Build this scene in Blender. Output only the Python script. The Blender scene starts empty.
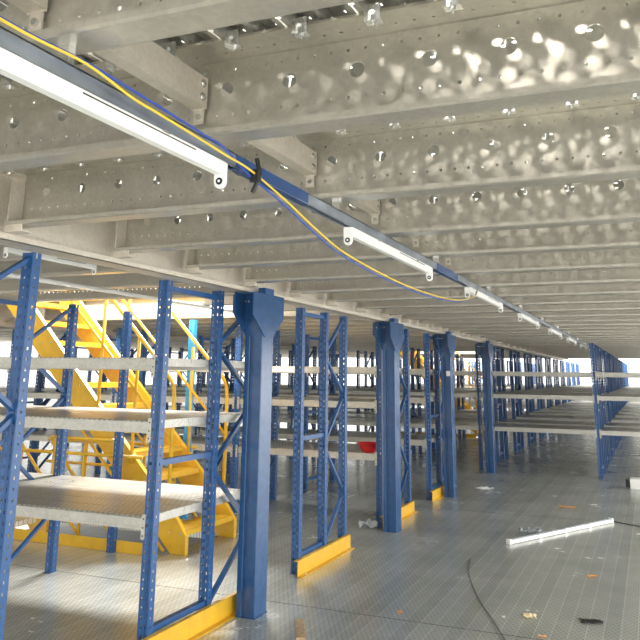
import bpy, bmesh, math, random
from mathutils import Vector, Matrix
random.seed(7)
S = bpy.context.scene
COL = S.collection
PI = math.pi

# ------------------------------------------------------------------ words
TENS = {20: 'twenty', 30: 'thirty', 40: 'forty'}
ORD = ['zeroth', 'first', 'second', 'third', 'fourth', 'fifth', 'sixth', 'seventh', 'eighth', 'ninth', 'tenth', 'eleventh',
       'twelfth', 'thirteenth', 'fourteenth', 'fifteenth', 'sixteenth', 'seventeenth', 'eighteenth', 'nineteenth']
def ordw(n):
    if n < 20: return ORD[n]
    if n % 10 == 0: return {20: 'twentieth', 30: 'thirtieth', 40: 'fortieth'}[n]
    return TENS[n // 10 * 10] + '-' + ORD[n % 10]

# ------------------------------------------------------------------ materials
def mat(name, col, metal=0.0, rough=0.5, var=0.0, vscale=8.0, bump=0.0, bscale=40.0, spangle=0.0, spec=None):
    m = bpy.data.materials.new(name); m.use_nodes = True
    nt = m.node_tree; N = nt.nodes; L = nt.links
    b = N['Principled BSDF']
    b.inputs['Base Color'].default_value = (*col, 1)
    b.inputs['Metallic'].default_value = metal
    b.inputs['Roughness'].default_value = rough
    if spec is not None: b.inputs['Specular IOR Level'].default_value = spec
    tc = N.new('ShaderNodeTexCoord')
    geo = N.new('ShaderNodeNewGeometry')
    if var > 0 or spangle > 0:
        nz = N.new('ShaderNodeTexNoise'); nz.inputs['Scale'].default_value = vscale; nz.inputs['Detail'].default_value = 6
        L.new(geo.outputs['Position'], nz.inputs['Vector'])
        mr = N.new('ShaderNodeMapRange'); mr.inputs[1].default_value = 0.3; mr.inputs[2].default_value = 0.7
        mr.inputs[3].default_value = 1 - var; mr.inputs[4].default_value = 1 + var
        L.new(nz.outputs['Fac'], mr.inputs[0])
        fac = mr.outputs[0]
        if spangle > 0:
            vo = N.new('ShaderNodeTexVoronoi'); vo.inputs['Scale'].default_value = 70
            L.new(geo.outputs['Position'], vo.inputs['Vector'])
            sp = N.new('ShaderNodeSeparateColor'); L.new(vo.outputs['Color'], sp.inputs[0])
            m2 = N.new('ShaderNodeMapRange'); m2.inputs[3].default_value = 1 - spangle; m2.inputs[4].default_value = 1 + spangle
            L.new(sp.outputs[0], m2.inputs[0])
            mu = N.new('ShaderNodeMath'); mu.operation = 'MULTIPLY'
            L.new(fac, mu.inputs[0]); L.new(m2.outputs[0], mu.inputs[1]); fac = mu.outputs[0]
        mx = N.new('ShaderNodeVectorMath'); mx.operation = 'SCALE'; mx.inputs[0].default_value = col
        L.new(fac, mx.inputs['Scale']); L.new(mx.outputs[0], b.inputs['Base Color'])
    if bump > 0:
        n2 = N.new('ShaderNodeTexNoise'); n2.inputs['Scale'].default_value = bscale; n2.inputs['Detail'].default_value = 2
        L.new(geo.outputs['Position'], n2.inputs['Vector'])
        bp = N.new('ShaderNodeBump'); bp.inputs['Strength'].default_value = bump; bp.inputs['Distance'].default_value = 0.01
        L.new(n2.outputs['Fac'], bp.inputs['Height']); L.new(bp.outputs[0], b.inputs['Normal'])
    return m

GALV = mat('galvanised_joist_steel', (0.53, 0.50, 0.435), 0.5, 0.30, 0.08, 5, 0.12, 10, 0.06)
BEIGE = mat('warm_galvanised_steel', (0.70, 0.64, 0.55), 0.3, 0.45, 0.06, 5, 0.12, 18, 0.05)
SHELFM = mat('shelf_beam_steel', (0.55, 0.54, 0.49), 0.35, 0.42, 0.08, 10, 0.1, 30, 0.08)
BLUE = mat('blue_powder_coat', (0.020, 0.092, 0.27), 0.0, 0.32, 0.12, 25, 0.08, 160)
DBLUE = mat('deep_blue_paint', (0.016, 0.078, 0.22), 0.0, 0.18, 0.12, 20, 0.06, 120)
LITBLUE = mat('lit_blue_paint', (0.04, 0.35, 0.72), 0.0, 0.3, 0.05)  # blue brightened in the colour itself for light from the stair opening
YEL = mat('yellow_paint', (0.78, 0.46, 0.03), 0.0, 0.35, 0.08, 12, 0.05, 60)
WHITE = mat('white_enamel', (0.90, 0.90, 0.88), 0.0, 0.3)
BLACK = mat('black_plastic', (0.012, 0.012, 0.012), 0.0, 0.45)
DARKM = mat('dark_strut_steel', (0.30, 0.34, 0.40), 0.6, 0.3, 0.3, 6)
BOLT = mat('zinc_bolt', (0.7, 0.7, 0.68), 0.9, 0.25)
RED = mat('red_plastic', (0.62, 0.015, 0.02), 0.0, 0.35)
YCAB = mat('yellow_cable_skin', (0.82, 0.58, 0.05), 0.0, 0.45)
BCAB = mat('blue_cable_skin', (0.02, 0.07, 0.42), 0.0, 0.45)
FBLUE = mat('dull_blue_film', (0.02, 0.065, 0.2), 0.0, 0.25)
WOOD = mat('plain_wood', (0.42, 0.30, 0.17), 0.0, 0.7, 0.2, 30)
CREAM = mat('cream_cardboard', (0.80, 0.68, 0.42), 0.0, 0.7)
ORANGE = mat('orange_scrap', (0.75, 0.33, 0.08), 0.0, 0.7)
WALLM = mat('white_wall_cladding', (0.80, 0.80, 0.78), 0.0, 0.6)
CONC = mat('lower_concrete', (0.25, 0.25, 0.24), 0.0, 0.8, 0.1, 3)
FILM = mat('clear_plastic_film', (0.75, 0.8, 0.85), 0.0, 0.15)
FILM.node_tree.nodes['Principled BSDF'].inputs['Transmission Weight'].default_value = 0.6

def panel_mat(name, col, metal, rough, sx, sy, hole, pitch, seam_w, through, end_lines=(), bump=0.25, seam_col=1.25, rib=0):
    """perforated galvanised plank; planks run along Y in steps of sx, holes every 'pitch' metres"""
    m = bpy.data.materials.new(name); m.use_nodes = True
    nt = m.node_tree; N = nt.nodes; L = nt.links
    b = N['Principled BSDF']; out = N['Material Output']
    b.inputs['Metallic'].default_value = metal
    geo = N.new('ShaderNodeNewGeometry'); sp = N.new('ShaderNodeSeparateXYZ'); L.new(geo.outputs['Position'], sp.inputs[0])
    def M(op, a, c=None, d=None):
        n = N.new('ShaderNodeMath'); n.operation = op
        for i, v in enumerate((a, c, d)):
            if v is None: continue
            if isinstance(v, (int, float)): n.inputs[i].default_value = v
            else: L.new(v, n.inputs[i])
        return n.outputs[0]
    X, Y = sp.outputs[0], sp.outputs[1]
    # staggered round holes
    row = M('FLOOR', M('DIVIDE', Y, pitch))
    off = M('MULTIPLY', M('MODULO', M('ABSOLUTE', row), 2.0), pitch * 0.5)
    xs = M('ADD', X, off)
    fx = M('SUBTRACT', M('FRACT', M('ADD', M('DIVIDE', xs, pitch), 1000.0)), 0.5)
    fy = M('SUBTRACT', M('FRACT', M('ADD', M('DIVIDE', Y, pitch), 1000.0)), 0.5)
    d = M('SQRT', M('ADD', M('MULTIPLY', fx, fx), M('MULTIPLY', fy, fy)))
    isH = M('LESS_THAN', d, hole / pitch)
    if through:   # hole grouping shaped so sunlight falls in separate patches on the joist webs
        gx = M('FRACT', M('ADD', M('DIVIDE', X, sx / 2), 1000.15)); gy = M('FRACT', M('ADD', M('DIVIDE', Y, 0.1542), 1000.0))
        isH = M('MULTIPLY', isH, M('MULTIPLY', M('LESS_THAN', gx, 0.62), M('LESS_THAN', gy, 0.667)))
    # plank seams
    sfx = M('FRACT', M('ADD', M('DIVIDE', X, sx), 1000.0))
    isS = M('LESS_THAN', sfx, seam_w / sx)
    isR = M('LESS_THAN', M('ABSOLUTE', M('SUBTRACT', sfx, 0.5)), 0.5 * seam_w / sx)
    pl = N.new('ShaderNodeTexWhiteNoise'); pl.noise_dimensions = '1D'; L.new(M('FLOOR', M('ADD', M('DIVIDE', X, sx), 1000.0)), pl.inputs['W'])
    nz = N.new('ShaderNodeTexNoise'); nz.inputs['Scale'].default_value = 1.7; nz.inputs['Detail'].default_value = 8; nz.inputs['Roughness'].default_value = 0.65
    L.new(geo.outputs['Position'], nz.inputs['Vector'])
    v = M('ADD', M('MULTIPLY', pl.outputs['Value'], 0.16), M('MULTIPLY', nz.outputs['Fac'], 0.55))
    v = M('ADD', v, 0.62)
    v = M('MULTIPLY', v, M('ADD', 1.0, M('MULTIPLY', isS, seam_col - 1)))
    if rib: v = M('MULTIPLY', v, M('ADD', 1.0, M('MULTIPLY', isR, (seam_col - 1) * rib)))
    for e in end_lines:
        v = M('MULTIPLY', v, M('SUBTRACT', 1.0, M('MULTIPLY', M('LESS_THAN', M('ABSOLUTE', M('SUBTRACT', Y, e)), 0.006), 0.65)))
    if not through:
        v = M('MULTIPLY', v, M('SUBTRACT', 1.0, M('MULTIPLY', isH, 0.72)))
    sc = N.new('ShaderNodeVectorMath'); sc.operation = 'SCALE'; sc.inputs[0].default_value = col
    L.new(v, sc.inputs['Scale']); L.new(sc.outputs[0], b.inputs['Base Color'])
    rr = M('ADD', M('MULTIPLY', nz.outputs['Fac'], 0.22), rough - 0.11)
    L.new(rr, b.inputs['Roughness'])
    if not through:
        L.new(M('MULTIPLY', M('SUBTRACT', 1.0, isH), metal), b.inputs['Metallic'])
    hgt = M('ADD', M('MULTIPLY', isS, -1.0), M('MULTIPLY', nz.outputs['Fac'], 0.8))
    if not through: hgt = M('SUBTRACT', hgt, isH)
    bp = N.new('ShaderNodeBump'); bp.inputs['Strength'].default_value = bump; bp.inputs['Distance'].default_value = 0.004
    L.new(hgt, bp.inputs['Height']); L.new(bp.outputs[0], b.inputs['Normal'])
    if through:
        tr = N.new('ShaderNodeBsdfTransparent'); mx = N.new('ShaderNodeMixShader')
        L.new(isH, mx.inputs[0]); L.new(b.outputs[0], mx.inputs[1]); L.new(tr.outputs[0], mx.inputs[2]); L.new(mx.outputs[0], out.inputs[0])
    return m
P = 0.2055
FLOORM = panel_mat('perforated_floor_plank', (0.56, 0.58, 0.545), 0.42, 0.24, P / 2, 1, 0.006, 0.036, 0.005, False, (5.37, 9.8, 14.2, 18.7), 0.3, 1.4)
DECKM = panel_mat('perforated_ceiling_plank', (0.50, 0.49, 0.44), 0.6, 0.35, P, 1, 0.0085, 0.0514, 0.004, True, (), 0.2, 1.0)
SHDECK = panel_mat('perforated_shelf_plank', (0.62, 0.60, 0.54), 0.5, 0.3, P, 1, 0.0075, 0.041, 0.006, False, (), 0.3, 1.2)

# ------------------------------------------------------------------ mesh helper
class MB:
    def __init__(s): s.v = []; s.f = []
    def add(s, vs, fs):
        o = len(s.v); s.v += [tuple(v) for v in vs]; s.f += [tuple(i + o for i in f) for f in fs]
    def box(s, x0, x1, y0, y1, z0, z1):
        s.add([(x0, y0, z0), (x1, y0, z0), (x1, y1, z0), (x0, y1, z0), (x0, y0, z1), (x1, y0, z1), (x1, y1, z1), (x0, y1, z1)],
              [(3, 2, 1, 0), (4, 5, 6, 7), (0, 1, 5, 4), (1, 2, 6, 5), (2, 3, 7, 6), (3, 0, 4, 7)])
    def bar(s, a, b, w, h, up=(0, 0, 1)):
        a = Vector(a); b = Vector(b); d = (b - a).normalized(); up = Vector(up)
        sd = d.cross(up)
        if sd.length < 1e-4: sd = Vector((1, 0, 0))
        sd.normalize(); u = sd.cross(d).normalized()
        sd *= w / 2; u *= h / 2
        s.add([a - sd - u, a + sd - u, a + sd + u, a - sd + u, b - sd - u, b + sd - u, b + sd + u, b - sd + u],
              [(0, 1, 2, 3), (7, 6, 5, 4), (0, 4, 5, 1), (1, 5, 6, 2), (2, 6, 7, 3), (3, 7, 4, 0)])
    def tube(s, pts, r, n=10):
        pts = [Vector(p) for p in pts]; rings = []
        for i, p in enumerate(pts):
            d = (pts[min(i + 1, len(pts) - 1)] - pts[max(i - 1, 0)]).normalized()
            ref = Vector((0, 0, 1)) if abs(d.z) < 0.9 else Vector((0, 1, 0))
            a = d.cross(ref).normalized(); b = d.cross(a)
            rings.append([p + a * r * math.cos(2 * PI * k / n) + b * r * math.sin(2 * PI * k / n) for k in range(n)])
        vs = [v for R in rings for v in R]; fs = []
        for i in range(len(pts) - 1):
            for k in range(n): fs.append((i * n + k, i * n + (k + 1) % n, (i + 1) * n + (k + 1) % n, (i + 1) * n + k))
        fs.append(tuple(range(n - 1, -1, -1))); fs.append(tuple((len(pts) - 1) * n + k for k in range(n)))
        s.add(vs, fs)
    def prism(s, poly, axis, a, b):
        """poly of 2D points extruded along axis from a to b (axis 0: pts (y,z); 1: (x,z); 2: (x,y))"""
        def P3(p, t): return (t, p[0], p[1]) if axis == 0 else ((p[0], t, p[1]) if axis == 1 else (p[0], p[1], t))
        n = len(poly)
        s.add([P3(p, a) for p in poly] + [P3(p, b) for p in poly],
              [tuple(range(n)), tuple(range(2 * n - 1, n - 1, -1))] + [(i, i + n, (i + 1) % n + n, (i + 1) % n) for i in range(n)])
    def build(s, name, m, parent=None, smooth=False, solid=0, bevel=0):
        me = bpy.data.meshes.new(name); me.from_pydata(s.v, [], s.f); me.update()
        bm = bmesh.new(); bm.from_mesh(me); bmesh.ops.remove_doubles(bm, verts=bm.verts, dist=1e-5) if solid else None
        bmesh.ops.recalc_face_normals(bm, faces=bm.faces)
        if bevel:
            es = [e for e in bm.edges if len(e.link_faces) == 2 and e.calc_face_angle(0) > 0.6]
            bmesh.ops.bevel(bm, geom=es, offset=bevel, segments=1, affect='EDGES', profile=0.5)
        bm.to_mesh(me); bm.free()
        me.materials.append(m)
        if smooth:
            for p in me.polygons: p.use_smooth = True
        o = bpy.data.objects.new(name, me); COL.objects.link(o)
        if solid:
            md = o.modifiers.new('t', 'SOLIDIFY'); md.thickness = solid; md.offset = 0
            dg = bpy.context.evaluated_depsgraph_get(); dg.update()
            m2 = bpy.data.meshes.new_from_object(o.evaluated_get(dg)); o.modifiers.clear(); o.data = m2
            m2.name = name
        if parent: o.parent = parent
        return o

def tag(o, label=None, cat=None, group=None, kind=None):
    if label: o['label'] = label
    if cat: o['category'] = cat
    if group: o['group'] = group
    if kind: o['kind'] = kind
    return o
def empty(name, loc=(0, 0, 0), label=None, cat=None, group=None, rz=0):
    o = bpy.data.objects.new(name, None); COL.objects.link(o); o.location = loc; o.rotation_euler = (0, 0, rz)
    o.empty_display_size = 0.1
    return tag(o, label, cat, group)
def copy_tree(o, parent=None, skip=()):
    c = o.copy(); COL.objects.link(c); c.parent = parent
    for ch in KIDS.get(o.name, []):
        if ch.name.split('.')[0] in skip: continue
        copy_tree(ch, c, skip)
    return c
KIDS = {}
def reg(root):
    """remember a prototype's children once, so that copies are quick"""
    for ch in root.children:
        KIDS.setdefault(root.name, []).append(ch); reg(ch)

# ------------------------------------------------------------------ camera
F, PY, yaw, pitch, roll = 750.84, 192.18, -0.406033, 0.2382686, 0.0123806
f = Vector((math.sin(yaw) * math.cos(pitch), math.cos(yaw) * math.cos(pitch), math.sin(pitch)))
r = Vector((math.cos(yaw), -math.sin(yaw), 0)); u = r.cross(f)
r2 = r * math.cos(roll) + u * math.sin(roll); u2 = -r * math.sin(roll) + u * math.cos(roll)
cam = bpy.data.cameras.new('camera'); co = bpy.data.objects.new('camera', cam); COL.objects.link(co)
cam.sensor_width = 36; cam.lens = F * 36 / 640; cam.shift_y = -(320 - PY) / 640; cam.clip_start = 0.05; cam.clip_end = 300
co.matrix_world = Matrix(((r2.x, u2.x, -f.x, 0), (r2.y, u2.y, -f.y, 0), (r2.z, u2.z, -f.z, 1.6), (0, 0, 0, 1)))
S.camera = co

# ------------------------------------------------------------------ constants of the place
XR = -2.83                      # line of the rack ends along the aisle
ZU = 2.18                       # uprights' top, main beams' underside
ZJ = 2.25; ZT = 2.505           # joists
YEND = 28.2
JY = [0.42, 1.15, 1.81, 2.63, 3.41, 4.12] + [4.12 + 0.772 * n for n in range(1, 32)]
OPEN = (-6.75, -4.0, 5.95, 7.95)        # opening in the deck above the stairs
OPEN2 = (-6.95, -4.2, 20.75, 22.75)     # the same above the far stairs
def in_open(y):
    for o in (OPEN, OPEN2):
        if o[2] < y < o[3]: return o
    return None

# ------------------------------------------------------------------ floor, lower floor
m = MB()
h1 = (-6.5, -4.18, 6.26, 7.25)
def slab_with_holes(mb, x0, x1, y0, y1, z0, z1, holes):
    ys = sorted({y0, y1, *[h[2] for h in holes], *[h[3] for h in holes]})
    for a, b in zip(ys, ys[1:]):
        hs = [h for h in holes if h[2] <= a and h[3] >= b]
        x = x0
        for h in sorted(hs): mb.box(x, h[0], a, b, z0, z1); x = h[1]
        mb.box(x, x1, a, b, z0, z1)
h2 = (h1[0] - 0.2, h1[1] - 0.2, h1[2] + 15.0, h1[3] + 15.0)
slab_with_holes(m, -16, 9, -5, 38, -0.06, 0, [h1, h2])
tag(m.build('floor', FLOORM), 'perforated galvanised steel plank floor with a dull shine', 'floor', kind='structure')
m = MB(); m.box(-16, 9, -5, 38, -2.7, -2.6)
tag(m.build('floor_lower', CONC), kind='structure')

# ------------------------------------------------------------------ ceiling deck (ribbed perforated planks)
m = MB()
prof = [(0, 0.006), (0.018, 0.006), (0.022, 0.045), (0.09, 0.045), (0.094, 0.014), (0.108, 0.014), (0.112, 0.045), (0.18, 0.045), (0.184, 0.006), (0.2, 0.006), (0.2, 0.055)]
def deck(x0, x1, y0, y1):
    k0 = math.ceil(x0 / P - 1e-6); k1 = math.floor(x1 / P + 1e-6)
    for k in range(k0, k1):
        pts = [(k * P + a, ZT + b) for a, b in prof]
        n = len(pts)
        m.add([(p[0], y0, p[1]) for p in pts] + [(p[0], y1, p[1]) for p in pts], [(i, i + 1, i + 1 + n, i + n) for i in range(n - 1)])
ys = [-4, OPEN[2], OPEN[3], OPEN2[2], OPEN2[3], YEND]
for a, b in zip(ys, ys[1:]):
    o = in_open((a + b) / 2)
    if o: deck(-14, o[0], a, b); deck(o[1], 2.8, a, b)
    else: deck(-14, 2.8, a, b)
tag(m.build('ceiling', DECKM), 'underside of perforated galvanised floor planks of the level above', 'ceiling', kind='structure')

# ------------------------------------------------------------------ outer walls with bright glazing
m = MB()
for i in range(13): m.box(-16 + 2 * i, -15.75 + 2 * i, 38, 38.2, 0, 7)
m.box(-16, 9, 38, 38.2, 0, 0.55); m.box(-16, 9, 38, 38.2, 6.4, 7); m.box(-16, 9, 38.02, 38.1, 3.3, 3.42)
tag(m.build('wall_far', WALLM), kind='structure')
m = MB()
m.box(-16.2, -16, -5, 38, 0, 0.9); m.box(-16.2, -16, -5, 38, 2.35, 3.2)
for i in range(19): m.box(-16.2, -16, -5 + i * 2.3, -4.6 + i * 2.3, 0.9, 2.35)
tag(m.build('wall_left', WALLM), kind='structure')

# ------------------------------------------------------------------ joists
def joist_mesh(x0, x1, holes_at, name):
    """C joist, web at y=0 facing -y, flanges towards -y, large and small round holes punched in the web"""
    mb = MB()
    def hole_cell(xa, xb, za, zb, cx, cz, rad, n):
        per = []
        cs = [(xb, (za + zb) / 2), (xb, zb), ((xa + xb) / 2, zb), (xa, zb), (xa, (za + zb) / 2), (xa, za), ((xa + xb) / 2, za), (xb, za)]
        if n == 16:
            out = []
            for i in range(8):
                p, q = cs[i], cs[(i + 1) % 8]; out += [p, ((p[0] + q[0]) / 2, (p[1] + q[1]) / 2)]
            cs = out
        vs = [(p[0], 0, p[1]) for p in cs] + [(cx + rad * math.cos(2 * PI * k / n), 0, cz + rad * math.sin(2 * PI * k / n)) for k in range(n)]
        mb.add(vs, [(k, (k + 1) % n, (k + 1) % n + n, k + n) for k in range(n)])
    def q(xa, xb, za, zb): mb.add([(xa, 0, za), (xb, 0, za), (xb, 0, zb), (xa, 0, zb)], [(0, 1, 2, 3)])
    k0 = math.ceil((x0 - holes_at) / P + 0.5); k1 = math.floor((x1 - holes_at) / P - 0.5)
    xs = holes_at + (k0 - 0.5) * P; xe = holes_at + (k1 + 0.5) * P
    for (za, zb) in ((0, 0.256),):
        q(x0, xs, za, zb); q(xe, x1, za, zb)
    for k in range(k0, k1 + 1):
        c = holes_at + k * P; a, b = c - P / 2, c + P / 2
        hole_cell(a, b, 0.125, 0.207, c, 0.166, 0.0225, 16)
        q(a, b, 0, 0.075); q(a, b, 0.1, 0.125); q(a, b, 0.207, 0.215); q(a, b, 0.24, 0.256)
        for j in range(4):
            aa = a + j * P / 4
            hole_cell(aa, aa + P / 4, 0.075, 0.1, aa + P / 8, 0.0875, 0.0058, 8)
            hole_cell(aa, aa + P / 4, 0.215, 0.24, aa + P / 8, 0.2275, 0.005, 8)
    for k in range(k0, k1 + 1):
        for j in range(4):
            aa = holes_at + k * P - P / 2 + j * P / 4; o_ = len(mb.v)
            n0 = len(mb.v); hole_cell(aa, aa + P / 4, -0.065, -0.04, aa + P / 8, -0.0525, 0.005, 8)
            mb.v[n0:] = [(v[0], v[2], 0.26) for v in mb.v[n0:]]
    for xa, xb in ((x0, xs), (xe, x1)): mb.add([(xa, -0.065, 0.26), (xb, -0.065, 0.26), (xb, -0.04, 0.26), (xa, -0.04, 0.26)], [(0, 1, 2, 3)])
    # rounded bottom corner, flange and lip; the same at the top
    for pts in ([(0, 0), (-0.012, -0.004), (-0.094, -0.004), (-0.1, 0.0), (-0.1, 0.014)], [(0, 0.256), (-0.008, 0.26), (-0.04, 0.26)], [(-0.065, 0.26), (-0.138, 0.26), (-0.14, 0.252)]):
        n = len(pts)
        mb.add([(x0, *p) for p in pts] + [(x1, *p) for p in pts], [(i, i + 1, i + 1 + n, i + n) for i in range(n - 1)])
    return mb.build(name, GALV, None, solid=0.003)
jr = joist_mesh(-2.655, 2.70, -0.261, 'ceiling_joist')
jl = joist_mesh(-8.06, -2.79, -0.261 - 13 * P, 'ceiling_joist')
jll = joist_mesh(-13.9, -8.12, -0.261 - 39 * P, 'ceiling_joist')
# pieces beside the stair openings
jo = joist_mesh(-8.06, OPEN[0], -0.261 - 30 * P, 'ceiling_joist'); jo2 = joist_mesh(OPEN[1], -2.79, -0.261 - 13 * P, 'ceiling_joist')
me_clip = MB(); me_clip.box(-0.022, 0.022, -0.12, -0.116, -0.012, 0.03); me_clip.box(-0.022, 0.022, -0.12, -0.09, -0.014, -0.011)
me_clip.tube([(0, -0.105, -0.024), (0, -0.105, 0.012)], 0.004, 6); me_clip.tube([(0, -0.105, -0.02), (0, -0.105, -0.014)], 0.008, 6)
proto_clip = me_clip.build('deck_clip', BOLT)
clip_used = [False]
me_angle = MB(); me_angle.box(0, 0.005, -0.088, -0.004, 0.002, 0.2); me_angle.box(0, 0.10, -0.098, -0.091, -0.032, 0.012); me_angle.box(0, 0.10, -0.098, -0.03, -0.036, -0.031)
proto_seat = me_angle.build('seat_angle', BEIGE)
seat_used = [False]
used = {}
def place_joist(src, y, label, group, first_key):
    if first_key not in used: used[first_key] = 1; o = src
    else: o = src.copy(); COL.objects.link(o)
    o.location = (0, y, ZJ); tag(o, label, 'joist', group)
    return o
for i, y in enumerate(JY):
    o = place_joist(jr, y, 'galvanised perforated ceiling joist over the aisle, %s joist counted from the camera' % ordw(i + 1), 'joists over the aisle', 'r')
    c = proto_seat if not seat_used[0] else proto_seat.copy()
    if seat_used[0]: COL.objects.link(c)
    seat_used[0] = True
    c.location = (-2.655, 0, 0); c.parent = o
    if i <= 4:
        for k in range(-12, 4):
            c = proto_clip if not clip_used[0] else proto_clip.copy()
            if clip_used[0]: COL.objects.link(c)
            clip_used[0] = True
            c.location = (-0.372 + k * P, -0.024, 0.246); c.parent = o
    op = in_open(y)
    if op is None:
        place_joist(jl, y, 'galvanised ceiling joist over the left racks, %s joist counted from the camera' % ordw(i + 1), 'joists over the left racks', 'l')
    else:
        place_joist(jo, y, 'short galvanised joist left of the stair opening, %s joist from the camera' % ordw(i + 1), 'short joists beside the stair openings', 'o')
        place_joist(jo2, y, 'short galvanised joist right of the stair opening, %s joist from the camera' % ordw(i + 1), 'short joists beside the stair openings', 'o2')
    if i > 3:
        place_joist(jll, y, 'galvanised ceiling joist over the far left bay, %s joist counted from the camera' % ordw(i + 1), 'joists over the far left bay', 'll')

# ------------------------------------------------------------------ bridging channels between the joists
m = MB()
L0 = 0.68
m.box(0, 0.004, 0, L0, 0, 0.09); m.box(-0.045, 0.0, 0, L0, -0.001, 0.003); m.box(-0.045, 0.0, 0, L0, 0.087, 0.091); m.box(-0.048, -0.045, 0, L0, 0, 0.02)
br = m.build('bridging_channel', BEIGE)
m = MB(); m.box(-0.05, 0.004, L0, L0 + 0.004, -0.004, 0.094); m.box(-0.04, -0.005, L0 + 0.001, L0 + 0.006, -0.05, -0.003); pl = m.build('end_plate', BEIGE, br)
bs = []
for z in (0.025, 0.067):
    m = MB(); m.tube([(0.004, L0 - 0.025, z), (0.011, L0 - 0.025, z)], 0.009, 6); m.tube([(0.004, L0 - 0.025, z), (0.006, L0 - 0.025, z)], 0.013, 12); bs.append(m.build('bolt', BOLT, br))
m = MB(); m.tube([(-0.02, L0 - 0.008, -0.028), (-0.02, L0 + 0.001, -0.028)], 0.009, 6); bs.append(m.build('bolt', BOLT, br))
reg(br)
for i in range(0, 15):
    o = br if i == 0 else copy_tree(br)
    o.location = (-1.145, JY[i] + 0.004, 2.364); o.scale = (1, (JY[i + 1] - JY[i] - 0.012) / 0.688, 1)
    tag(o, 'beige bridging channel bolted between ceiling joists, %s piece counted from the camera' % ordw(i + 1), 'brace', 'bridging channels between the joists')

# ------------------------------------------------------------------ main beams along the aisle
def main_beam(x, label, y0=-4, y1=YEND):
    m = MB()
    m.box(x, x + 0.004, y0, y1, ZU, 2.50); m.box(x, x + 0.065, y0, y1, ZU, ZU + 0.004); m.box(x + 0.061, x + 0.065, y0, y1, ZU, ZU + 0.032)
    m.box(x, x + 0.065, y0, y1, 2.496, 2.50)
    m.box(x - 0.065, x, y0, y1, ZU, ZU + 0.004); m.box(x - 0.065, x, y0, y1, 2.496, 2.5)
    return tag(m.build('main_beam', BEIGE), label, 'beam', 'main beams running along the hall')
main_beam(-2.72, 'long beige steel main beam resting on the blue columns along the aisle')
main_beam(-8.09, 'long beige steel main beam deep over the left racks')
main_beam(2.70, 'long beige steel main beam along the right edge of the ceiling')
# trimmer beams of the stair openings
for op, w in ((OPEN, 'behind the near yellow stairs'), (OPEN2, 'behind the far yellow stairs')):
    m = MB(); m.box(op[0], op[1] + 0.4, op[3], op[3] + 0.006, ZU + 0.06, 2.60); m.box(op[0], op[1] + 0.4, op[3] - 0.07, op[3], ZU + 0.06, ZU + 0.066)
    m.box(op[0], op[1] + 0.4, op[3] - 0.07, op[3] - 0.066, ZU + 0.06, ZU + 0.09)
    tag(m.build('trimmer_beam', BEIGE), 'wide pale trimmer beam closing the ceiling opening ' + w, 'beam')
m = MB()
m.tube([(-3.93, 3.3, 2.229), (-3.93, 7.6, 2.229)], 0.016, 8)
tag(m.build('conduit', WHITE), 'long thin white conduit running under the joists above the left racks', 'conduit')

# ------------------------------------------------------------------ blue columns with flared caps
def make_column():
    t = empty('steel_column')
    w, d = 0.14, 0.18
    poly = [(0, 0), (0.035, 0), (0.043, 0.012), (0.06, 0.012), (0.068, 0), (w - 0.005, 0), (w, 0.005), (w, d - 0.005), (w - 0.005, d), (0, d)]
    m = MB(); m.prism(poly, 2, 0, 2.165); m.build('shaft', DBLUE, t)
    m = MB(); m.prism([(-0.17, 2.175), (-0.17, 2.01), (0.03, 1.86), (0.15, 1.86), (0.33, 2.01), (0.33, 2.175)][::-1], 0, w, w + 0.008)
    m.build('cap_plate', DBLUE, t)
    m = MB(); m.prism([(-0.17, 2.175), (-0.17, 2.01), (0.03, 1.86), (0.15, 1.86), (0.33, 2.01), (0.33, 2.175)], 0, -0.008, 0)
    m.build('cap_plate', DBLUE, t)
    for yy, nm in ((-0.17, 0), (0.322, 1)):
        m = MB(); m.box(-0.0, w, yy, yy + 0.008, 2.03, 2.175) if nm else m.box(0, w, -0.003, 0.0, 1.87, 2.17)
        m.build('cap_web', DBLUE, t)
    m = MB(); m.prism([(-0.11, 2.175), (-0.11, 2.04), (0.0, 1.93), (w, 1.93), (w, 2.175)], 1, -0.012, -0.004); m.build('cap_gusset', DBLUE, t)
    m = MB(); m.box(-0.05, w + 0.0, -0.1, 0.28, 2.165, 2.178); m.build('top_plate', DBLUE, t)
    for x in (-0.06, 0.0, 0.03):
        m = MB(); m.tube([(x, -0.022, 2.12), (x, -0.008, 2.12)], 0.008, 6); m.build('bolt', BOLT, t)
    m = MB(); m.box(0.07, 0.125, 0.05, 0.2, 2.175, 2.225); m.build('stub', BLUE, t)
    m = MB(); m.box(-0.006, w + 0.006, -0.006, d + 0.006, 0, 0.006); m.build('base_plate', DBLUE, t)
    return t
col = make_column(); reg(col)
cy = [4.95, 8.12, 10.72, 13.68]
cl = ['stout blue steel column with flared cap, nearest of the columns along the aisle',
      'stout blue steel column with flared cap, second along the aisle, right of the red bin',
      'stout blue steel column with a pale sticker on its side, third along the aisle',
      'stout blue steel column with flared cap, fourth along the aisle where the racks cross it']
for i, y in enumerate(cy):
    o = col if i == 0 else copy_tree(col)
    o.location = (-2.71, y, 0)
    tag(o, cl[i] if i < 4 else 'blue steel column among the far racks, %s column counted from the camera' % ordw(i + 1), 'column', 'blue columns along the aisle')
    if i == 2:
        m = MB(); m.box(0.075, 0.13, -0.004, -0.001, 1.60, 1.67); s_ = m.build('sticker', WHITE, o); s_['label'] = 'pale rectangular sticker'

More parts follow.
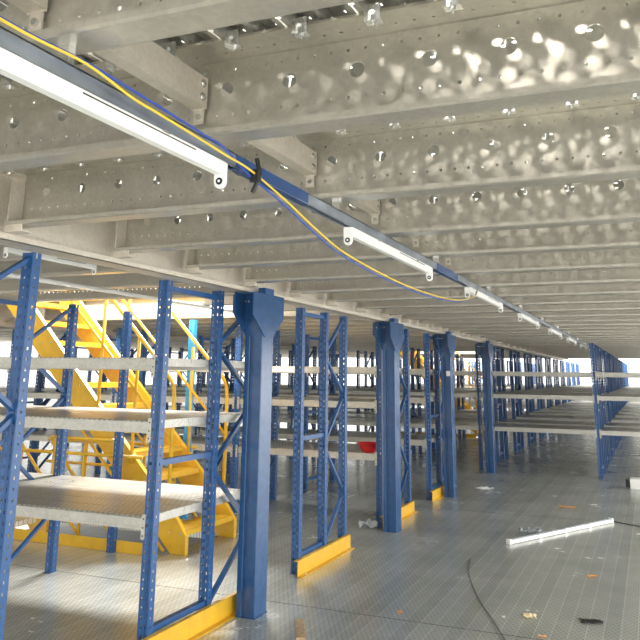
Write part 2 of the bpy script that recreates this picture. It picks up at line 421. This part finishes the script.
# ------------------------------------------------------------------ rack frames
def upright_mb(h=ZU):
    """C upright, open at the back, two rows of slots in the face and one in each side"""
    mb = MB(); w = 0.068; d = 0.055; pz = 0.05
    xs = [-w / 2, -0.022, -0.010, 0.010, 0.022, w / 2]
    n = int(h / pz)
    def q(p): mb.add(p, [(0, 1, 2, 3)])
    for i, (a, b) in enumerate(zip(xs, xs[1:])):
        yy = [0.006 if abs(x) < 0.012 else 0.0 for x in (a, b)]
        if i in (1, 3):
            for k in range(n):
                z = k * pz
                q([(a, yy[0], z + 0.018), (b, yy[1], z + 0.018), (b, yy[1], z + pz), (a, yy[0], z + pz)])
            q([(a, yy[0], n * pz), (b, yy[1], n * pz), (b, yy[1], h), (a, yy[0], h)])
        else: q([(a, yy[0], 0), (b, yy[1], 0), (b, yy[1], h), (a, yy[0], h)])
    for x in (-w / 2, w / 2):
        q([(x, 0, 0), (x, 0.02, 0), (x, 0.02, h), (x, 0, h)]); q([(x, 0.031, 0), (x, d, 0), (x, d, h), (x, 0.031, h)])
        for k in range(n):
            z = k * pz; q([(x, 0.02, z + 0.014), (x, 0.031, z + 0.014), (x, 0.031, z + pz), (x, 0.02, z + pz)])
        s = 1 if x > 0 else -1
        q([(x, d, 0), (x - s * 0.016, d, 0), (x - s * 0.016, d, h), (x, d, h)])
    return mb
def make_frame(yb, yc):
    t = empty('upright_frame')
    up = upright_mb().build('upright', BLUE, t, solid=0.002)
    for y in (yb, yc):
        c = up.copy(); COL.objects.link(c); c.location = (0, y, 0); c.parent = t
    for z in (0.13, 1.06, 2.13):
        m = MB(); m.box(-0.02, 0.02, 0.055, yb, z - 0.017, z + 0.017); m.build('tie_bar', BLUE, t)
    zz = [2.16, 1.78, 1.40, 0.96, 0.50, 0.08]; c0, b0 = yc + 0.025, yb + 0.03
    for k in range(5):
        ya, yb_ = (c0, b0) if k % 2 == 0 else (b0, c0)
        m = MB(); m.bar((0, ya, zz[k]), (0, yb_, zz[k + 1] + 0.01), 0.022, 0.032, (1, 0, 0)); m.build('diagonal_brace', BLUE, t)
    for y in (0, yb, yc):
        m = MB(); m.box(-0.036, 0.036, y - 0.02, y + 0.075, 0.0005, 0.005); m.build('foot_plate', BLUE, t)
    return t
frA = make_frame(0.66, 1.25); reg(frA)
frB = make_frame(0.55, 1.05); reg(frB)
XL = [XR - 1.83 * k for k in range(6)]
XRR = [-0.87, 1.10]
rows = [  # (y of front uprights, kind, has left bays, aisle bays)
    (1.62, 'A', 0, 0), (4.05, 'A', 5, 0), (6.15, 'B', 0, 0), (8.33, 'B', 5, 0), (10.38, 'B', 5, 0), (13.85, 'B', 5, 2),
    (15.40, 'B', 5, 2), (17.55, 'B', 5, 2), (19.65, 'B', 5, 2), (21.75, 'B', 0, 2), (23.85, 'B', 3, 2), (25.95, 'B', 3, 2), (28.05, 'B', 3, 2),
    (30.15, 'B', 3, 2), (32.25, 'B', 3, 2), (34.35, 'B', 3, 2)]
usedA = usedB = False
ROWN = {1.62: 'row nearest the camera'}
def side_word(j): return 'at the aisle end' if j == 0 else '%s frame leftward from the aisle' % ordw(j + 1)
for ri, (y, kd, nl, nr) in enumerate(rows):
    xs = [(x, j, 'L') for j, x in enumerate(XL[:nl + 1] if nl else XL[:1])]
    if nr: xs += [(x, j, 'R') for j, x in enumerate(XRR)]
    for x, j, sd in xs:
        src = frA if kd == 'A' else frB
        if kd == 'A' and not usedA: o = src; usedA = True
        elif kd == 'B' and not usedB: o = src; usedB = True
        else: o = copy_tree(src)
        o.location = (x, y, 0)
        if sd == 'L': lb = 'blue perforated upright frame of the %s rack row, %s' % (ordw(ri + 1), side_word(j))
        else: lb = 'blue perforated upright frame of the %s rack row, %s right of the columns' % (ordw(ri + 1), ordw(j + 1))
        tag(o, lb, 'rack frame', 'blue rack frames')
# two lone posts beside the stairs
for y, mt, lb in ((6.08, BLUE, 'lone blue perforated post in front of the yellow stairs'), (7.26, LITBLUE, 'blue post behind the yellow stairs, its colour brightened for light from the opening above')):
    o = upright_mb().build('rack_post', mt, None, solid=0.002); o.location = (XL[1], y, 0); tag(o, lb, 'post')

# ------------------------------------------------------------------ shelves
def make_shelf(w, d, mid):
    t = empty('shelf')
    hw = w / 2 - 0.041
    bh = 0.065
    def beam(y, name='front_beam'):
        m = MB(); m.box(-hw, hw, y, y + 0.03, -bh, 0.0); m.box(-hw, hw, y - 0.004, y, -bh, -bh + 0.014); m.box(-hw, hw, y - 0.004, y, -0.014, 0.0)
        return m.build(name, SHELFM, t)
    beam(0.012); beam(d, 'rear_beam')
    if mid: beam(mid + 0.01, 'middle_beam')
    m = MB(); n = max(1, round(d / P)); pw = (d + 0.005) / n
    pr = [(0.004, -0.022), (0.004, 0.004), (0.012, 0.006), (pw - 0.012, 0.006), (pw - 0.004, 0.004), (pw - 0.004, -0.022)]
    for k in range(n):
        pts = [(0.03 + k * pw + a, b) for a, b in pr]; q = len(pts)
        m.add([(-hw, *p) for p in pts] + [(hw, *p) for p in pts], [(i, i + 1, i + 1 + q, i + q) for i in range(q - 1)])
    m.build('deck', SHDECK, t, solid=0.0015)
    for s in (-1, 1):
        m = MB(); m.box(s * (hw - 0.004) - 0.003, s * (hw - 0.004) + 0.003, 0.045, d, -0.045, 0.004); m.build('side_rail', SHELFM, t)
        for y in (-0.004, d + 0.05):
            m = MB(); xa, xb = sorted((s * (hw - 0.006), s * (hw + 0.02))); m.box(xa, xb, y - 0.005, y - 0.001, -0.115, 0.025); c = m.build('connector', SHELFM, t)
            m = MB()
            for z in (-0.095, -0.05, 0.0): m.tube([((xa + xb) / 2, y - 0.0075, z), ((xa + xb) / 2, y - 0.005, z)], 0.005, 6)
            m.build('slot_hole', BLACK, c)
    return t
shA = make_shelf(1.83, 1.25, 0.66); reg(shA)
shB = make_shelf(1.83, 1.05, 0.55); reg(shB)
shC = make_shelf(1.96, 1.05, 0.55); reg(shC)
us = set()
LV = [(1.685, 'top'), (1.30, 'middle'), (0.745, 'bottom')]
for ri, (y, kd, nl, nr) in enumerate(rows):
    bays = [(XL[j] - 0.915, 'A' if kd == 'A' else 'B', '%s bay left of the aisle' % ordw(j + 1)) for j in range(nl)]
    if nr: bays += [((XR + XRR[0]) / 2, 'C', 'bay right of the columns'), ((XRR[0] + XRR[1]) / 2, 'C', 'second bay right of the columns')]
    for x, k, wd in bays:
        for z, lv in LV:
            src = {'A': shA, 'B': shB, 'C': shC}[k]
            if k not in us: us.add(k); o = src
            elif ri <= 6: o = copy_tree(src)
            else: o = copy_tree(src, None, ('connector', 'side_rail'))
            o.location = (x, y, z)
            tag(o, 'galvanised %s shelf of the %s rack row, %s' % (lv, ordw(ri + 1), wd), 'shelf', 'galvanised rack shelves')

# yellow guards at the aisle ends
def make_guard(L):
    t = empty('end_guard')
    m = MB(); m.box(0.0, 0.005, 0, L, 0.0, 0.12); m.box(-0.03, 0.0, 0, L, 0.115, 0.12); m.build('guard_plate', YEL, t)
    m = MB(); m.box(0.005, 0.05, 0, L, 0.0, 0.004); m.build('floor_flange', YEL, t)
    for y in (0.1, L - 0.1):
        m = MB(); m.tube([(0.03, y, 0.004), (0.03, y, 0.012)], 0.009, 6); m.build('bolt', BOLT, t)
    return t
gd = make_guard(1.17); reg(gd); gu = False
gl = {4.05: 'yellow steel guard at the foot of the nearest rack, ending at the first column',
      6.15: 'yellow steel guard at the foot of the rack behind the first column',
      8.33: 'yellow steel guard beside the second blue column', 10.38: 'small yellow steel guard just left of the third blue column'}
for ri, (y, kd, nl, nr) in enumerate(rows[1:5]):
    o = gd if not gu else copy_tree(gd); gu = True
    L = {4.05: 1.42, 6.15: 1.2, 8.33: 1.2, 10.38: 0.95}[y]
    o.location = (XR + 0.07, y - 0.1 + (0.0 if y != 4.05 else -0.25), 0); o.scale = (1, L / 1.17, 1)
    tag(o, gl[y], 'guard', 'yellow rack end guards')

# ------------------------------------------------------------------ yellow stairs
def make_stairs():
    t = empty('staircase')
    W = 0.85; TH = 0.012
    poly = [(0, 0), (0, 0.17), (-0.09, 0.285), (-2.34, 2.546), (-2.5, 2.546), (-2.5, 2.33), (-0.18, 0.0)]
    for y0, s in ((0, -1), (W, 1)):
        m = MB(); m.prism(poly, 1, y0 - TH / 2, y0 + TH / 2); st = m.build('stringer', YEL, t)
        m = MB(); yo = y0 + s * 0.02
        m.bar((-0.09, yo, 0.285), (-2.34, yo, 2.546), 0.05, 0.008, (1, 0, 1)); m.bar((0, yo, 0.165), (-0.09, yo, 0.285), 0.05, 0.008, (1, 0, 1)); m.box(-0.004, 0.004, yo - 0.025, yo + 0.025, 0, 0.17)
        m.build('edge_flange', YEL, st)
        m = MB()
        for k in range(1, 11):
            z = 0.215 * k - 0.02; x = -(z - 0.19)
            for dx in (-0.07, -0.19): m.tube([(x + dx, y0 + s * 0.006, z - 0.02), (x + dx, y0 + s * 0.012, z - 0.02)], 0.009, 6)
        m.build('bolt_heads', BOLT, st)
    for k in range(1, 12):
        z = 0.213 * k; x = -(z - 0.21) - 0.01
        m = MB(); m.box(x - 0.25, x, 0.006, W - 0.006, z - 0.006, z); m.box(x - 0.006, x, 0.006, W - 0.006, z - 0.05, z); m.box(x - 0.25, x - 0.244, 0.006, W - 0.006, z - 0.04, z)
        m.build('tread', YEL, t)
    for y, nm, nx in ((-0.03, 'near', 0), (W + 0.0, 'far', 1)):
        h = empty('handrail'); h.parent = t
        xo = -0.21 if not nx else -0.14
        m = MB()
        a = [(xo, y, 0.42), (xo, y, 1.38), (xo - 0.012, y, 1.46), (xo - 0.05, y, 1.54), (xo - 0.10, y, 1.60), (xo - 1.35, y, 2.87)]
        m.tube(a, 0.019, 10); m.build('top_rail', YEL, h, smooth=True)
        m = MB(); m.tube([(xo, y, 0.98), (xo - 1.55, y, 2.53)], 0.015, 8); m.build('mid_rail', YEL, h, smooth=True)
        for k in (1, 2, 3):
            x = xo - 0.445 * k
            m = MB(); m.tube([(x, y, -x + 0.1), (x, y, -x + 1.29)], 0.017, 8); m.build('rail_post', YEL, h, smooth=True)
    return t
st = make_stairs(); reg(st)
st.location = (-3.97, 6.3, 0); tag(st, 'yellow steel staircase with tube handrails behind the nearest rack', 'staircase', 'yellow staircases')
s2 = copy_tree(st); s2.location = (-4.17, 21.1, 0); tag(s2, 'small distant yellow staircase seen behind the third blue column', 'staircase', 'yellow staircases')

# stairwell to the floor below: guardrail, toe board, descending flight
def make_guardrail():
    t = empty('guardrail')
    for x in (-6.35, -5.93, -5.5, -5.13, -4.72):
        m = MB(); m.tube([(x, 0, 0.0), (x, 0, 0.98 if x in (-5.5,) else (0.92 if x == -5.13 else 0.83))], 0.016, 8); m.build('post', YEL, t, smooth=True)
    for z, x0, x1 in ((0.96, -5.56, -4.75), (0.82, -6.5, -4.45), (0.575, -6.5, -4.45)):
        m = MB(); m.tube([(x0, 0, z), (x1, 0, z)], 0.016, 8); m.build('rail', YEL, t, smooth=True)
    return t
g = make_guardrail(); reg(g); g.location = (0, 6.2, 0); tag(g, 'yellow tube guardrail in front of the stairwell, behind the nearest bottom shelf', 'guardrail', 'yellow guardrails at the stairwells')
g2 = copy_tree(g); g2.location = (-0.1, 7.32, 0); tag(g2, 'yellow tube guardrail on the far side of the near stairwell', 'guardrail', 'yellow guardrails at the stairwells')
m = MB(); m.box(-6.75, -4.2, 0, 0.006, 0, 0.10); m.box(-6.75, -4.2, 0, 0.05, -0.0, 0.004)
tb = m.build('toe_board', YEL); tb.location = (0, 6.13, 0); tag(tb, 'long yellow toe board on the floor behind the nearest rack', 'toe board', 'yellow toe boards')
for (dx, y, sx, lb) in ((-0.2, 7.26, 1, 'yellow toe board on the far side of the near stairwell'), (-0.2, 21.0, 1.0, 'distant yellow toe board in front of the far stairwell')):
    c = tb.copy(); COL.objects.link(c); c.location = (dx, y, 0); tag(c, lb, 'toe board', 'yellow toe boards')
def make_descent():
    t = empty('descending_stairs')
    for y in (0.03, 0.85):
        m = MB(); m.prism([(-1.75, 0.0), (-1.35, 0.0), (1.2, -2.58), (0.85, -2.58)], 1, y, y + 0.012); m.build('stringer', YEL, t)
    for k in range(11):
        z = -0.2 - 0.215 * k; x = -1.5 + 0.215 * k + 0.1
        m = MB(); m.box(x, x + 0.24, 0.043, 0.85, z - 0.04, z); m.build('tread', YEL, t)
    for c, xs, y in ((-4.2, -5.25, -0.02), (-4.69, -5.6, -0.02), (-5.12, -6.05, -0.02), (-4.3, -5.4, 0.9)):
        x0 = xs + 4.97; m = MB(); z0 = c - xs
        m.tube([(x0, y, z0), (x0 + z0 + 0.0, y, 0.02)] if y < 0 else [(x0, y, z0), (x0 + z0, y, 0.02)], 0.016, 8); m.build('handrail', YEL, t, smooth=True)
    return t
dsn = make_descent(); dsn.location = (-4.97, 6.28, 0); tag(dsn, 'yellow flight going down through the floor beneath the near staircase', 'staircase')

# ------------------------------------------------------------------ light track and battens
m = MB(); XT = -1.04
m.box(XT - 0.015, XT + 0.015, -1, 28, 2.201, 2.204); m.box(XT - 0.015, XT - 0.012, -1, 28, 2.166, 2.204); m.box(XT + 0.012, XT + 0.015, -1, 28, 2.166, 2.204)
m.box(XT - 0.015, XT - 0.01, -1, 28, 2.164, 2.167); m.box(XT + 0.01, XT + 0.015, -1, 28, 2.164, 2.167)
trk = m.build('lighting_track', DARKM); tag(trk, 'long dark steel strut under the joists carrying the white battens', 'track')
for y_ in JY[1:34:2]:
    m = MB(); m.box(XT - 0.015, XT + 0.015, y_ - 0.06, y_ - 0.04, 2.204, 2.2455); m.build('hanger', BOLT, trk)
for y0 in (1.78, 4.02):
    m = MB(); m.box(XT + 0.0155, XT + 0.017, y0, y0 + 0.5, 2.166, 2.203); m.box(XT - 0.01, XT + 0.017, y0, y0 + 0.5, 2.161, 2.1635); b_ = m.build('blue_film', FBLUE, trk); b_['label'] = 'blue film on the strut'
def make_batten():
    t = empty('light_batten')
    m = MB(); m.prism([(-0.017, 0.041), (-0.017, 0.012), (-0.011, 0.006), (0.011, 0.006), (0.017, 0.012), (0.017, 0.041)], 1, 0, 1.2); m.build('body', WHITE, t, bevel=0)
    for y in (-0.012, 1.2):
        m = MB(); n = 12
        pts = [(-0.017, 0.04), (-0.017, -0.012)] + [(0.017 * math.cos(PI + PI * k / 8), -0.012 + 0.02 * math.sin(PI + PI * k / 8)) for k in range(9)] + [(0.017, -0.012), (0.017, 0.04)]
        m.prism(pts, 1, y, y + 0.012); h = m.build('lamp_holder', WHITE, t)
        m = MB(); ya = y - 0.002 if y < 0 else y + 0.0; 
        m.tube([(0, y - 0.0025, -0.012), (0, y + 0.0145, -0.012)], 0.010, 14); s_ = m.build('socket', BLACK, h)
        m = MB(); m.tube([(0, y - 0.0035, -0.012), (0, y + 0.0155, -0.012)], 0.004, 10); m.build('socket_pin', WHITE, s_)
    m = MB(); m.box(0.0165, 0.018, 0.62, 1.05, 0.032, 0.035); m.build('cover_seam', BLACK, t)
    for y in (0.3, 0.9):
        m = MB(); m.box(-0.02, 0.02, y, y + 0.03, 0.037, 0.042); m.build('mounting_clip', BOLT, t)
    return t
bt = make_batten(); reg(bt)
bys = [0.52, 2.71, 4.86, 7.05, 9.35, 11.5, 13.8, 16.0, 18.2, 20.4, 22.6, 24.8]
for i, y in enumerate(bys):
    o = bt if i == 0 else copy_tree(bt)
    o.location = (XT + 0.0, y, 2.123)
    tag(o, 'white fluorescent batten without its tube, %s along the ceiling track from the camera' % ordw(i + 1), 'light fitting', 'white battens under the ceiling track')
o = copy_tree(bt); o.location = (-3.06, 2.95, 2.2); o.scale = (0.8, 0.58, 0.8); tag(o, 'short white batten under the joists left of the nearest racks', 'light fitting')

def cable(name, pts, rad, mt, label):
    # smooth Catmull-Rom run
    P_ = [Vector(p) for p in pts]; out = []
    for i in range(len(P_) - 1):
        p0 = P_[max(i - 1, 0)]; p1 = P_[i]; p2 = P_[i + 1]; p3 = P_[min(i + 2, len(P_) - 1)]
        for k in range(6):
            t = k / 6; out.append(0.5 * ((2 * p1) + (-p0 + p2) * t + (2 * p0 - 5 * p1 + 4 * p2 - p3) * t * t + (-p0 + 3 * p1 - 3 * p2 + p3) * t ** 3))
    out.append(P_[-1]); m = MB(); m.tube(out, rad, 8)
    return tag(m.build(name, mt, None, smooth=True), label, 'cable')
base = [(-0.985, 0.60, 2.196), (-0.985, 0.93, 2.192), (-0.985, 1.10, 2.198), (-0.985, 1.25, 2.180), (-0.985, 1.36, 2.176), (-0.985, 1.54, 2.168), (-0.985, 1.66, 2.162), (-0.985, 1.80, 2.155), (-0.99, 2.03, 2.122),
        (-0.99, 2.31, 2.067), (-0.99, 2.54, 2.034), (-0.99, 2.94, 2.011), (-0.99, 3.375, 2.0), (-0.99, 3.93, 2.008), (-0.99, 4.41, 2.036), (-0.99, 4.84, 2.10), (-1.0, 5.0, 2.16)]
cable('cable', base, 0.0032, YCAB, 'yellow electric cable sagging in a loop beneath the ceiling track')
bl = [(x - 0.012, y + 0.006, z - 0.008 + (0.018 if y < 1.75 else 0) + (0.014 if 1.2 < y < 1.7 else 0)) for x, y, z in base]
cable('cable', bl, 0.0032, BCAB, 'dark blue electric cable running beside the yellow one under the track')
m = MB(); m.tube([(-0.995, 1.83, 2.10), (-0.975, 1.835, 2.15), (-0.985, 1.83, 2.20)], 0.007, 8); m.box(-1.0, -0.972, 1.818, 1.834, 2.13, 2.165)
tag(m.build('cable_tie', BLACK), 'black tape holding the yellow and blue cables to the track', 'cable tie')

# ------------------------------------------------------------------ things lying about
m = MB(); a, b = Vector((-1.402, 8.109, 0.02)), Vector((-0.55, 9.78, 0.02))
t = empty('tube_light', (0, 0, 0), 'loose white light batten lying on the aisle floor', 'light fitting')
m = MB(); m.bar(a, b, 0.055, 0.03); m.build('body', WHITE, t)
d = (b - a).normalized(); sd = d.cross(Vector((0, 0, 1)))
m = MB(); m.bar(a + Vector((0, 0, 0.017)) + d * .02, b + Vector((0, 0, 0.017)) - d * .02, 0.008, 0.006); m.build('slot', DARKM, t)
for p, q in ((a - d * 0.03, a), (b, b + d * 0.03)):
    m = MB(); m.bar(p + Vector((0, 0, 0.004)), q + Vector((0, 0, 0.004)), 0.05, 0.045); m.build('end_cap', WHITE, t)
for k in range(3):
    c = a.lerp(b, 0.25 + 0.25 * k); m = MB(); m.bar(c - d * 0.02, c + d * 0.02, 0.062, 0.034); m.build('clip', BOLT, t)
m = MB(); m.bar((-2.275, 5.03, 0.012), (-2.11, 4.70, 0.012), 0.062, 0.022); tag(m.build('wood_offcut', WOOD, bevel=0.002), 'short brown wooden offcut on the floor right of the nearest column', 'wood offcut')
def scrap(name, x, y, w, l, rz, mt, lb, cat, seed=0, hgt=0.012):
    rnd = random.Random(seed); m = MB(); n = 7; vs = []; fs = []
    for j in range(5):
        for i in range(n):
            vs.append(((i / (n - 1) - .5) * w * (1 + .12 * rnd.uniform(-1, 1)), (j / 4 - .5) * l * (1 + .12 * rnd.uniform(-1, 1)), 0.003 + hgt * rnd.random()))
    for j in range(4):
        for i in range(n - 1): fs.append((j * n + i, j * n + i + 1, (j + 1) * n + i + 1, (j + 1) * n + i))
    m.add(vs, fs); o = m.build(name, mt, None, solid=0.0018); o.location = (x, y, 0.001); o.rotation_euler = (0, 0, rz)
    return tag(o, lb, cat)
scrap('cardboard_scrap', -0.89, 5.80, 0.085, 0.07, 0.1, CREAM, 'cream cardboard scrap on the floor at the lower right', 'scrap', 1, 0.02)
scrap('rubber_scrap', -0.50, 5.88, 0.14, 0.08, 0.3, BLACK, 'dark flat scrap on the floor at the lower right', 'scrap', 2, 0.012)
scrap('wood_chip', -0.575, 7.13, 0.07, 0.03, 0.2, ORANGE, 'small orange chip on the floor right of the cream scrap', 'scrap', 3)
scrap('wood_chip', -1.727, 5.513, 0.035, 0.03, 0.8, ORANGE, 'tiny orange chip on the floor between the column and the cream scrap', 'scrap', 4)
scrap('cardboard_strip', -1.1, 10.6, 0.2, 0.08, 0.1, ORANGE, 'orange cardboard strip on the floor behind the loose white batten', 'scrap', 5)
scrap('plastic_film', -1.28, 8.75, 0.22, 0.2, 0.4, FILM, 'crumpled clear film on the floor beside the loose white batten', 'plastic film', 6, 0.05)
scrap('plastic_film', -2.92, 8.2, 0.2, 0.14, 0.4, FILM, 'crumpled clear film at the foot of the post left of the second column', 'plastic film', 8, 0.09)
scrap('paper_scrap', -2.35, 11.7, 0.25, 0.12, 0.3, WHITE, 'white paper scrap on the floor beyond the third column', 'scrap', 7, 0.03)
scrap('wood_chip', -0.76, 5.42, 0.05, 0.02, 0.2, ORANGE, 'small orange sliver on the floor at the bottom edge, below the cream scrap', 'scrap', 9)
t = empty('carton', (-0.30, 12.9, 0), 'white carton with a dark end on the floor at the right edge', 'box')
m = MB(); m.box(-0.1, 0.25, -0.12, 0.12, 0.0, 0.14); m.build('body', WHITE, t, bevel=0.004)
m = MB(); m.box(-0.16, -0.101, -0.11, 0.11, 0.02, 0.13); m.build('dark_end', BLACK, t)
cable('floor_cable', [(-1.62, 7.3, 0.006), (-1.55, 6.9, 0.006), (-1.44, 6.5, 0.006), (-1.27, 6.0, 0.006), (-1.08, 5.55, 0.006), (-0.93, 5.15, 0.006), (-0.85, 4.9, 0.006)], 0.0032, BLACK, 'thin dark cable curving over the floor toward the camera')
cable('floor_cable', [(-0.53, 9.85, 0.006), (-0.4, 9.75, 0.006), (-0.2, 9.62, 0.006), (0.1, 9.4, 0.006)], 0.005, BLACK, 'thin dark cable leaving the far end of the loose batten')
# red bin on the bottom shelf of the third left row
t = empty('hard_hat', (-2.985, 8.42, 0.751), 'red plastic bowl standing on the bottom shelf left of the second column', 'bowl')
t.name = 'plastic_bowl'
m = MB(); n = 20
prof = [(0.045, 0.0), (0.07, 0.012), (0.10, 0.055), (0.115, 0.10), (0.125, 0.10), (0.125, 0.106), (0.108, 0.106), (0.092, 0.055), (0.06, 0.018), (0.0, 0.014)]
vs = [(r_ * math.cos(2 * PI * k / n), r_ * math.sin(2 * PI * k / n), z) for r_, z in prof for k in range(n)]
m.add(vs, [(i * n + k, i * n + (k + 1) % n, (i + 1) * n + (k + 1) % n, (i + 1) * n + k) for i in range(len(prof) - 1) for k in range(n)] + [tuple(range(n - 1, -1, -1))])
m.build('bowl_body', RED, t, smooth=True)
m = MB(); m.tube([(0.127 * math.cos(2 * PI * k / 24), 0.127 * math.sin(2 * PI * k / 24), 0.103) for k in range(25)], 0.006, 6); m.build('rim', RED, t, smooth=True)

# ------------------------------------------------------------------ light
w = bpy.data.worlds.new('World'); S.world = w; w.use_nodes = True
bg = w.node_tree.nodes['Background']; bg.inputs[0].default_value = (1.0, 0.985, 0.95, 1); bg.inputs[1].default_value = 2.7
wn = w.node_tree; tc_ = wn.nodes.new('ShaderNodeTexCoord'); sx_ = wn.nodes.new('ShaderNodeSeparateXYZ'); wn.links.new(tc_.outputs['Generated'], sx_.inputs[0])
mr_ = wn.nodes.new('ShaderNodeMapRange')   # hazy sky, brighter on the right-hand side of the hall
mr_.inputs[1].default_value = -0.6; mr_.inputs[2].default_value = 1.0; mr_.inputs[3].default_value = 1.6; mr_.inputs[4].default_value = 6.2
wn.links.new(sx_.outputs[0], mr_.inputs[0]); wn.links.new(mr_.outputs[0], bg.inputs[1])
sl = bpy.data.lights.new('sun', 'SUN'); so = bpy.data.objects.new('sun', sl); COL.objects.link(so)
sl.energy = 5; sl.angle = math.radians(5); sl.color = (1.0, 0.96, 0.88)
so.rotation_euler = Vector((0.10, 1, -0.46)).to_track_quat('-Z', 'Y').to_euler()
al = bpy.data.lights.new('skylight', 'AREA'); ao = bpy.data.objects.new('skylight', al); COL.objects.link(ao)
al.shape = 'RECTANGLE'; al.size = 2.4; al.size_y = 1.2; al.energy = 2000; al.color = (1, 0.98, 0.94)
ao.location = (-4.9, 10.2, 5.4); ao.rotation_euler = (Vector((-4.0, 5.0, 0)) - Vector(ao.location)).to_track_quat('-Z', 'Y').to_euler()
S.view_settings.view_transform = 'Standard'; S.view_settings.look = 'None'; S.view_settings.gamma = 1
S.view_settings.exposure = 0.05
